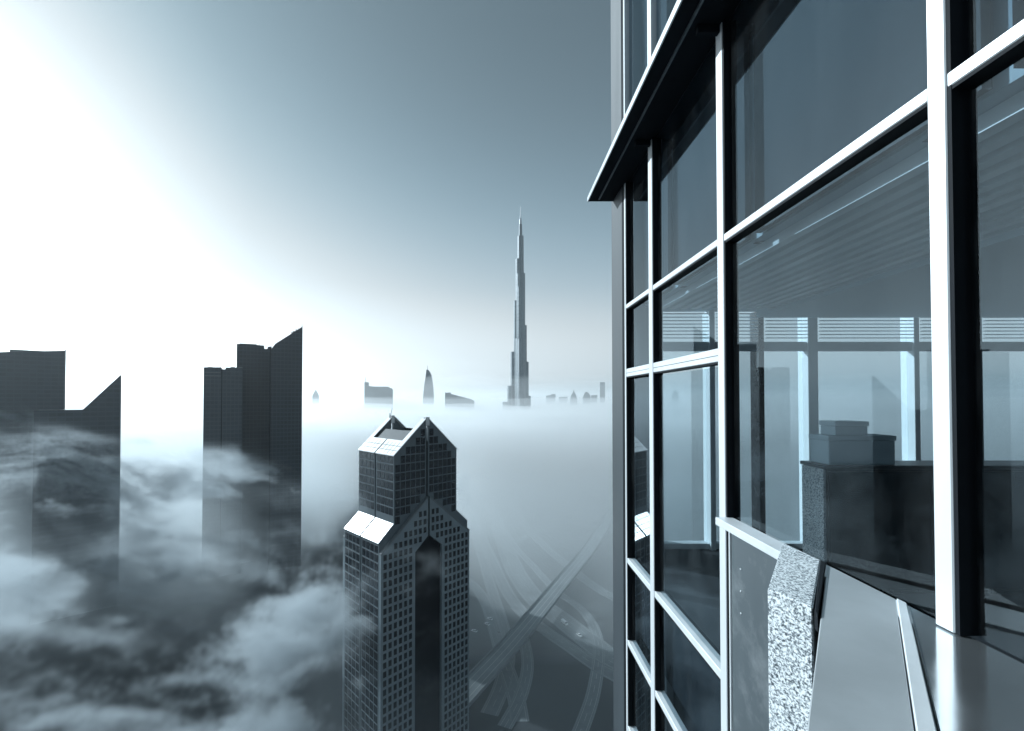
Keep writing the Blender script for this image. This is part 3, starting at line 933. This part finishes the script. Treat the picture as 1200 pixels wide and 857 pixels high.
sheet('ledge_sheet', M['sheet'], [P(1.028, 1.385), P(1.028, 1.149), P(.60, .638), P(.43, .63)], LZ - .05, LZ - .001)
sheet('joint_strip', M['white'], [P(1.028, 1.146), P(1.028, 1.118), P(.636, .638), P(.603, .638)], LZ - .05, LZ + .006)
sheet('polished_sheet', M['polish'], [P(1.028, 1.114), P(1.028, -1.2), P(.75, -1.2), P(.640, .638)], LZ - .05, LZ - .001)
sheet('ledge_gasket', M['dark'], [P(1.024, 1.408), P(1.027, 1.388), P(.757, 1.051), P(.764, 1.072)], LZ - .06, LZ + .009)
sheet('ledge_core', M['panel'], [P(1.0, 1.30), P(1.0, -1.1), P(.78, -1.1), P(.68, .66), P(.50, .69)], LZ - 2.6, LZ - .052)

# interior shell
FL = Zr(-1.23)
part('floor_slab', M['carpet'], (GX + .10, 9.0, -7.0, 5.85, FL - .9, FL))
part('ceiling', M['ceiling'], (GX + .22, 9.0, -7.0, 5.85, Zr(.715), Zr(1.65)))
part('bulkhead', M['ceiling'], (3.3, 9.0, 2.2, 5.6, Zr(.64), Zr(.715) - .002))
part('inner_wall', M['wall'], (9.002, 9.2, -7, 5.85, FL - .9, Zr(1.65)))
part('inner_wall', M['wall'], (GX + .1, 9.2, -7.2, -7.002, FL - .9, Zr(1.65)))
part('tower_body', M['fac_slab'], (GX + .56, 20, -16, 5.8, 0, Zr(-2.0)))
part('tower_body', M['fac_slab'], (GX + .21, 20, -16, 5.8, Zr(1.662), Zr(12)))
part('tower_body', M['fac_slab'], (9.21, 20, -16, 5.8, Zr(-1.99), Zr(1.66)))
part('side_wall', M['fac_slab'], (GX, 9.2, -16, -7.22, Zr(-3.9), Zr(1.66)))

for k in range(11):
    x = 1.95 + k * .13
    part('ceiling_batten', M['blind'] if k % 3 else M['frame'], (x, x + .07, -6.5, 5.3, Zr(.715) - .075, Zr(.715) - .004))
for y in (.6, 1.9, 3.2, 4.5):
    part('batten_rail', M['wall'], (1.9, 3.28, y, y + .06, Zr(.715) - .003, Zr(.715) - .001))

# end wall facing the skyline: windows, mullions, blinds
EY = 5.86
cols = [2.06, 2.78, 3.42, 4.06, 5.44, 6.2, 7.6, 9.0]
for x in cols[:-1]:
    w_ = .13 if x in (4.06, 6.2) else .07
    part('end_mullion', M['screen' if x == 3.42 else 'frame'], (x, x + w_, EY - .1, EY + .1, FL + .001, Zr(.715)), bev=.004)  # one mullion coloured dark, standing in for a tower's reflection over it
for x0, x1 in zip(cols[:-1], cols[1:]):
    w_ = .13 if x0 in (4.06, 6.2) else .07
    sillz = FL + .08 if x0 < 4 else H - .84
    fr = part('end_window', M['glass3'], (x0 + w_ + .002, x1 - .002, EY, EY + .01, sillz, H + 1.13))
    part('frame', M['frame'], (x0 + w_ + .001, x1 - .001, EY - .06, EY + .06, sillz - .07, sillz - .001), parent=fr)
    part('transom', M['frame'], (x0 + w_ + .001, x1 - .001, EY - .07, EY - .002, H + .62, H + .74), parent=fr)
    if sillz > FL + .5:
        part('end_wall_panel', M['granite'] if x0 == 4.06 else M['wall'], (x0 + w_ + .003, x1 - .003, EY - .05, EY + .1, FL + .002, sillz - .072))
    # venetian blind drawn up over the top light
    bl = MB()
    for k in range(8):
        z = H + .78 + k * .045
        bl.box(x0 + w_ + .02, x1 - .02, EY - .13, EY - .09, z, z + .008)
    bl.build('blind', M['blind'], nb)

# furniture
desk = empty('cabinet', (0, 0, 0)); tag(desk, 'long dark low cabinet below the windows inside the office behind the glass', 'cabinet')
desk.location = (4.6, 4.7, FL)
part('body', M['darkwood'], (-1.3, 1.8, -.25, .06, .06, 1.26), bev=.01, parent=desk)
part('top', M['darkwood'], (-1.33, 1.83, -.29, .09, 1.262, 1.30), bev=.008, parent=desk)
part('plinth', M['screen'], (-1.25, 1.75, -.2, .03, .002, .058), parent=desk)
part('end_panel', M['granite'], (-1.325, -1.302, -.25, .06, .002, 1.258), parent=desk)
for k in range(3):
    part('door', M['darkwood'], (-1.28 + k * 1.02, -.29 + k * 1.02, -.272, -.252, .08, 1.24), bev=.004, parent=desk)
for nm, lab, loc, rz, hx_, hy_, hz_ in (
        ('storage_box', 'wide grey lidded storage box standing on the left end of the dark cabinet', (3.68, 4.60, FL + 1.301), 1, .34, .13, .24),
        ('storage_box', 'small grey box with a lid, stacked on the wide storage box', (3.60, 4.60, FL + 1.301 + .293), -2, .16, .11, .09)):
    bxs = empty(nm, loc, R(rz)); tag(bxs, lab, 'box', 'boxes on the office cabinet')
    part('body', M['ceiling'], (-hx_, hx_, -hy_, hy_, 0, hz_), bev=.006, parent=bxs)
    part('lid', M['ceiling'], (-hx_ - .01, hx_ + .01, -hy_ - .01, hy_ + .01, hz_ + .002, hz_ + .05), bev=.006, parent=bxs)

# ------------------------------------------------------------------ fog and haze
mh = vol_mat('haze_air', 0.00004, (0.86, 0.94, 0.98), 0.6)
a = MB(); a.box(-6000, 6000, -400, 9000, -1, 860)
tag(a.build('haze', mh), kind='stuff')

# thick fog bank far off, bumpy top, thinning towards the viewer, with two thinner veils above it
def bank(name, dens, y_start, y_full, top_z, amp, seed, y_len=7500):
    bm = bmesh.new()
    nx, ny = 80, 80
    top = []
    for j in range(ny + 1):
        row = []
        for i in range(nx + 1):
            q = i / nx * 2 - 1
            x = math.copysign(abs(q) ** 1.8, q) * 5000 if abs(q) > 1e-6 else 0.0
            e = max(0.0, min(1.0, (x + 170) / 150.0))
            ys = y_start - 200 * e * e * (3 - 2 * e)          # the bank reaches closer on the right
            y = ys + (j / ny) ** 2.0 * y_len
            near = max(0.0, min(1.0, (y - ys) / (y_full - ys)))
            near = near * near * (3 - 2 * near)
            bump = noise.fractal(Vector((x / 260, y / 260, seed)), 0.9, 2.1, 4)
            row.append(bm.verts.new((x, y, max(2.0, 8 + near * (top_z - 8 + amp * bump)))))
        top.append(row)
    for j in range(ny):
        for i in range(nx):
            bm.faces.new((top[j][i], top[j][i + 1], top[j + 1][i + 1], top[j + 1][i]))
    bot = bmesh.ops.extrude_face_region(bm, geom=bm.faces[:])
    for v in [q for q in bot['geom'] if isinstance(q, bmesh.types.BMVert)]:
        v.co.z = 1.0
    bmesh.ops.recalc_face_normals(bm, faces=bm.faces)
    me = bpy.data.meshes.new(name); bm.to_mesh(me); bm.free()
    me.materials.append(vol_mat(name + '_air', dens, (0.95, 0.975, 0.99), 0.45))
    o = bpy.data.objects.new(name, me); C.objects.link(o); tag(o, kind='stuff')


bank('fog_bank', 0.0075, 470, 860, 122, 9, 3.1)
bank('fog_veil', 0.0035, 480, 950, 131, 10, 5.2)
bank('fog_veil', 0.0018, 490, 1050, 143, 12, 7.7)
bank('fog_veil', 0.0008, 500, 1200, 164, 14, 11.3)
bank('fog_veil', 0.0004, 560, 1300, 230, 20, 13.9)

# thin even ground mist over the whole near district
mm = vol_mat('mist_air', 0.0014, (0.82, 0.92, 0.97), 0.35)
a = MB(); a.box(-78, 900, 20, 1200, .8, 66)
tag(a.build('mist', mm), kind='stuff')

# a calmer pool of fog round the feet of the left towers
pool = vol_mat('mist_pool_air', 0.0006, (0.84, 0.91, 0.95), 0.35)
for k_ in range(9):
    a = MB(); a.box(-900 - k_, -160 - 6 * k_, 250 + 8 * k_, 640 + k_, .8 + .05 * k_, 50 + 9.5 * k_)
    tag(a.build('mist', pool), kind='stuff')

# drifting wisps, a voxel volume shaped by noise
BX0, BX1, BY0, BY1, BZ0, BZ1 = -500.0, -5.0, 60.0, 440.0, 24.0, 168.0
ng = bpy.data.node_groups.new('wisps', 'GeometryNodeTree')
ng.interface.new_socket('Geometry', in_out='OUTPUT', socket_type='NodeSocketGeometry')
ng.interface.new_socket('Geometry', in_out='INPUT', socket_type='NodeSocketGeometry')
gin = ng.nodes.new('NodeGroupInput'); gout = ng.nodes.new('NodeGroupOutput')
L = ng.links.new
pos = ng.nodes.new('GeometryNodeInputPosition')
sep = ng.nodes.new('ShaderNodeSeparateXYZ'); L(pos.outputs[0], sep.inputs[0])


def gm(op, a, b=None, c=None):
    n = ng.nodes.new('ShaderNodeMath'); n.operation = op
    for i, v in enumerate((a, b, c)):
        if v is None: continue
        if isinstance(v, (int, float)): n.inputs[i].default_value = v
        else: L(v, n.inputs[i])
    return n.outputs[0]


def gr(v, a, b, ta=0.0, tb=1.0):
    n = ng.nodes.new('ShaderNodeMapRange'); n.interpolation_type = 'SMOOTHSTEP'
    n.inputs['From Min'].default_value = a; n.inputs['From Max'].default_value = b
    n.inputs['To Min'].default_value = ta; n.inputs['To Max'].default_value = tb
    L(v, n.inputs['Value'])
    return n.outputs[0]


# domain warp
wn = ng.nodes.new('ShaderNodeTexNoise'); wn.inputs['Scale'].default_value = 1 / 70; wn.inputs['Detail'].default_value = 4
L(pos.outputs[0], wn.inputs['Vector'])
wv = ng.nodes.new('ShaderNodeVectorMath'); wv.operation = 'MULTIPLY_ADD'
wv.inputs[1].default_value = (70, 70, 50); L(wn.outputs['Color'], wv.inputs[0]); L(pos.outputs[0], wv.inputs[2])
vr = ng.nodes.new('ShaderNodeVectorRotate'); vr.rotation_type = 'EULER_XYZ'; vr.inputs['Rotation'].default_value = (R(10), R(-18), R(-42))
L(wv.outputs[0], vr.inputs['Vector'])
vs = ng.nodes.new('ShaderNodeVectorMath'); vs.operation = 'MULTIPLY'; vs.inputs[1].default_value = (0.36, 1.0, 1.15)
L(vr.outputs[0], vs.inputs[0])
fn = ng.nodes.new('ShaderNodeTexNoise'); fn.inputs['Scale'].default_value = 1 / 40; fn.inputs['Detail'].default_value = 9; fn.inputs['Roughness'].default_value = 0.69
L(vs.outputs[0], fn.inputs['Vector'])
X, Y_, Z_ = sep.outputs['X'], sep.outputs['Y'], sep.outputs['Z']
# thicker drifts and open gaps at given places: (x, y, z, radius, gain)
LUMPS = [(-196, 330, 112, 50, .08), (-215, 300, 100, 50, .05), (-176, 190, 98, 36, .03), (-80, 165, 74, 38, .09), (-150, 140, 82, 34, .05),
         (-146, 200, 76, 36, -.09), (-112, 165, 62, 28, -.10), (-190, 235, 84, 30, -.06), (-262, 300, 128, 55, .06), (-120, 250, 70, 50, -.07), (-152, 345, 92, 48, -.09)]
fld = fn.outputs['Fac']
for lx, ly, lz, lr, lg in LUMPS:
    dn = ng.nodes.new('ShaderNodeVectorMath'); dn.operation = 'DISTANCE'; dn.inputs[1].default_value = (lx, ly, lz)
    L(wv.outputs[0], dn.inputs[0])
    dn.inputs[1].default_value = (lx + 35, ly + 35, lz + 25)
    fld = gm('MULTIPLY_ADD', gr(dn.outputs['Value'], 0, lr * 1.7, 1.0, 0.0), lg, fld)
n2 = ng.nodes.new('ShaderNodeTexNoise'); n2.inputs['Scale'].default_value = 1 / 110; n2.inputs['Detail'].default_value = 2
L(wv.outputs[0], n2.inputs['Vector'])
ZE = gm('MULTIPLY_ADD', n2.outputs['Fac'], -70.0, gm('ADD', Z_, gr(X, -190, -290, 35.0, 8.0)))
core = gm('MULTIPLY_ADD', gr(fld, 0.42, 0.60), 0.006, gr(fld, 0.592, 0.672))
core = gm('MULTIPLY', core, gr(ZE, 90, 130, 1.0, 0.0))
core = gm('MULTIPLY', core, gr(Z_, 20, 50, 0.0, 1.0))
core = gm('MULTIPLY', core, gr(X, -8, -50, 0.0, 1.0))
core = gm('MULTIPLY', core, gr(X, BX0, BX0 + 40, 0.0, 1.0))
core = gm('MULTIPLY', core, gr(Y_, BY0 + 20, BY0 + 70, 0.0, 1.0))
core = gm('MULTIPLY', core, gr(Y_, BY1 - 60, BY1 - 5, 1.0, 0.0))
vc = ng.nodes.new('GeometryNodeVolumeCube')
L(core, vc.inputs['Density'])
vc.inputs['Min'].default_value = (BX0, BY0, BZ0); vc.inputs['Max'].default_value = (BX1, BY1, BZ1)
vc.inputs['Resolution X'].default_value = 360; vc.inputs['Resolution Y'].default_value = 276; vc.inputs['Resolution Z'].default_value = 105
sm = ng.nodes.new('GeometryNodeSetMaterial'); sm.inputs['Material'].default_value = None
mw = vol_mat('wisp_air', 0.10, (0.57, 0.63, 0.67), 0.3)
mw.node_tree.nodes['Principled Volume'].inputs['Density Attribute'].default_value = 'density'
sm.inputs['Material'].default_value = mw
L(vc.outputs[0], sm.inputs['Geometry']); L(sm.outputs[0], gout.inputs[0])
vd = bpy.data.volumes.new('fog_wisps'); vd.materials.append(mw)
vo = bpy.data.objects.new('fog_wisps', vd); C.objects.link(vo); tag(vo, kind='stuff')
md = vo.modifiers.new('wisps', 'NODES'); md.node_group = ng

# ------------------------------------------------------------------ render settings
sc.view_settings.view_transform = 'Standard'; sc.view_settings.look = 'None'
sc.view_settings.exposure = 0.4; sc.view_settings.gamma = 1.0; sc.view_settings.use_curve_mapping = False
cy = sc.cycles
cy.use_denoising = True
cy.max_bounces = 10; cy.transparent_max_bounces = 16; cy.volume_bounces = 2
cy.volume_step_rate = 1.6; cy.volume_max_steps = 512
cy.sample_clamp_indirect = 6
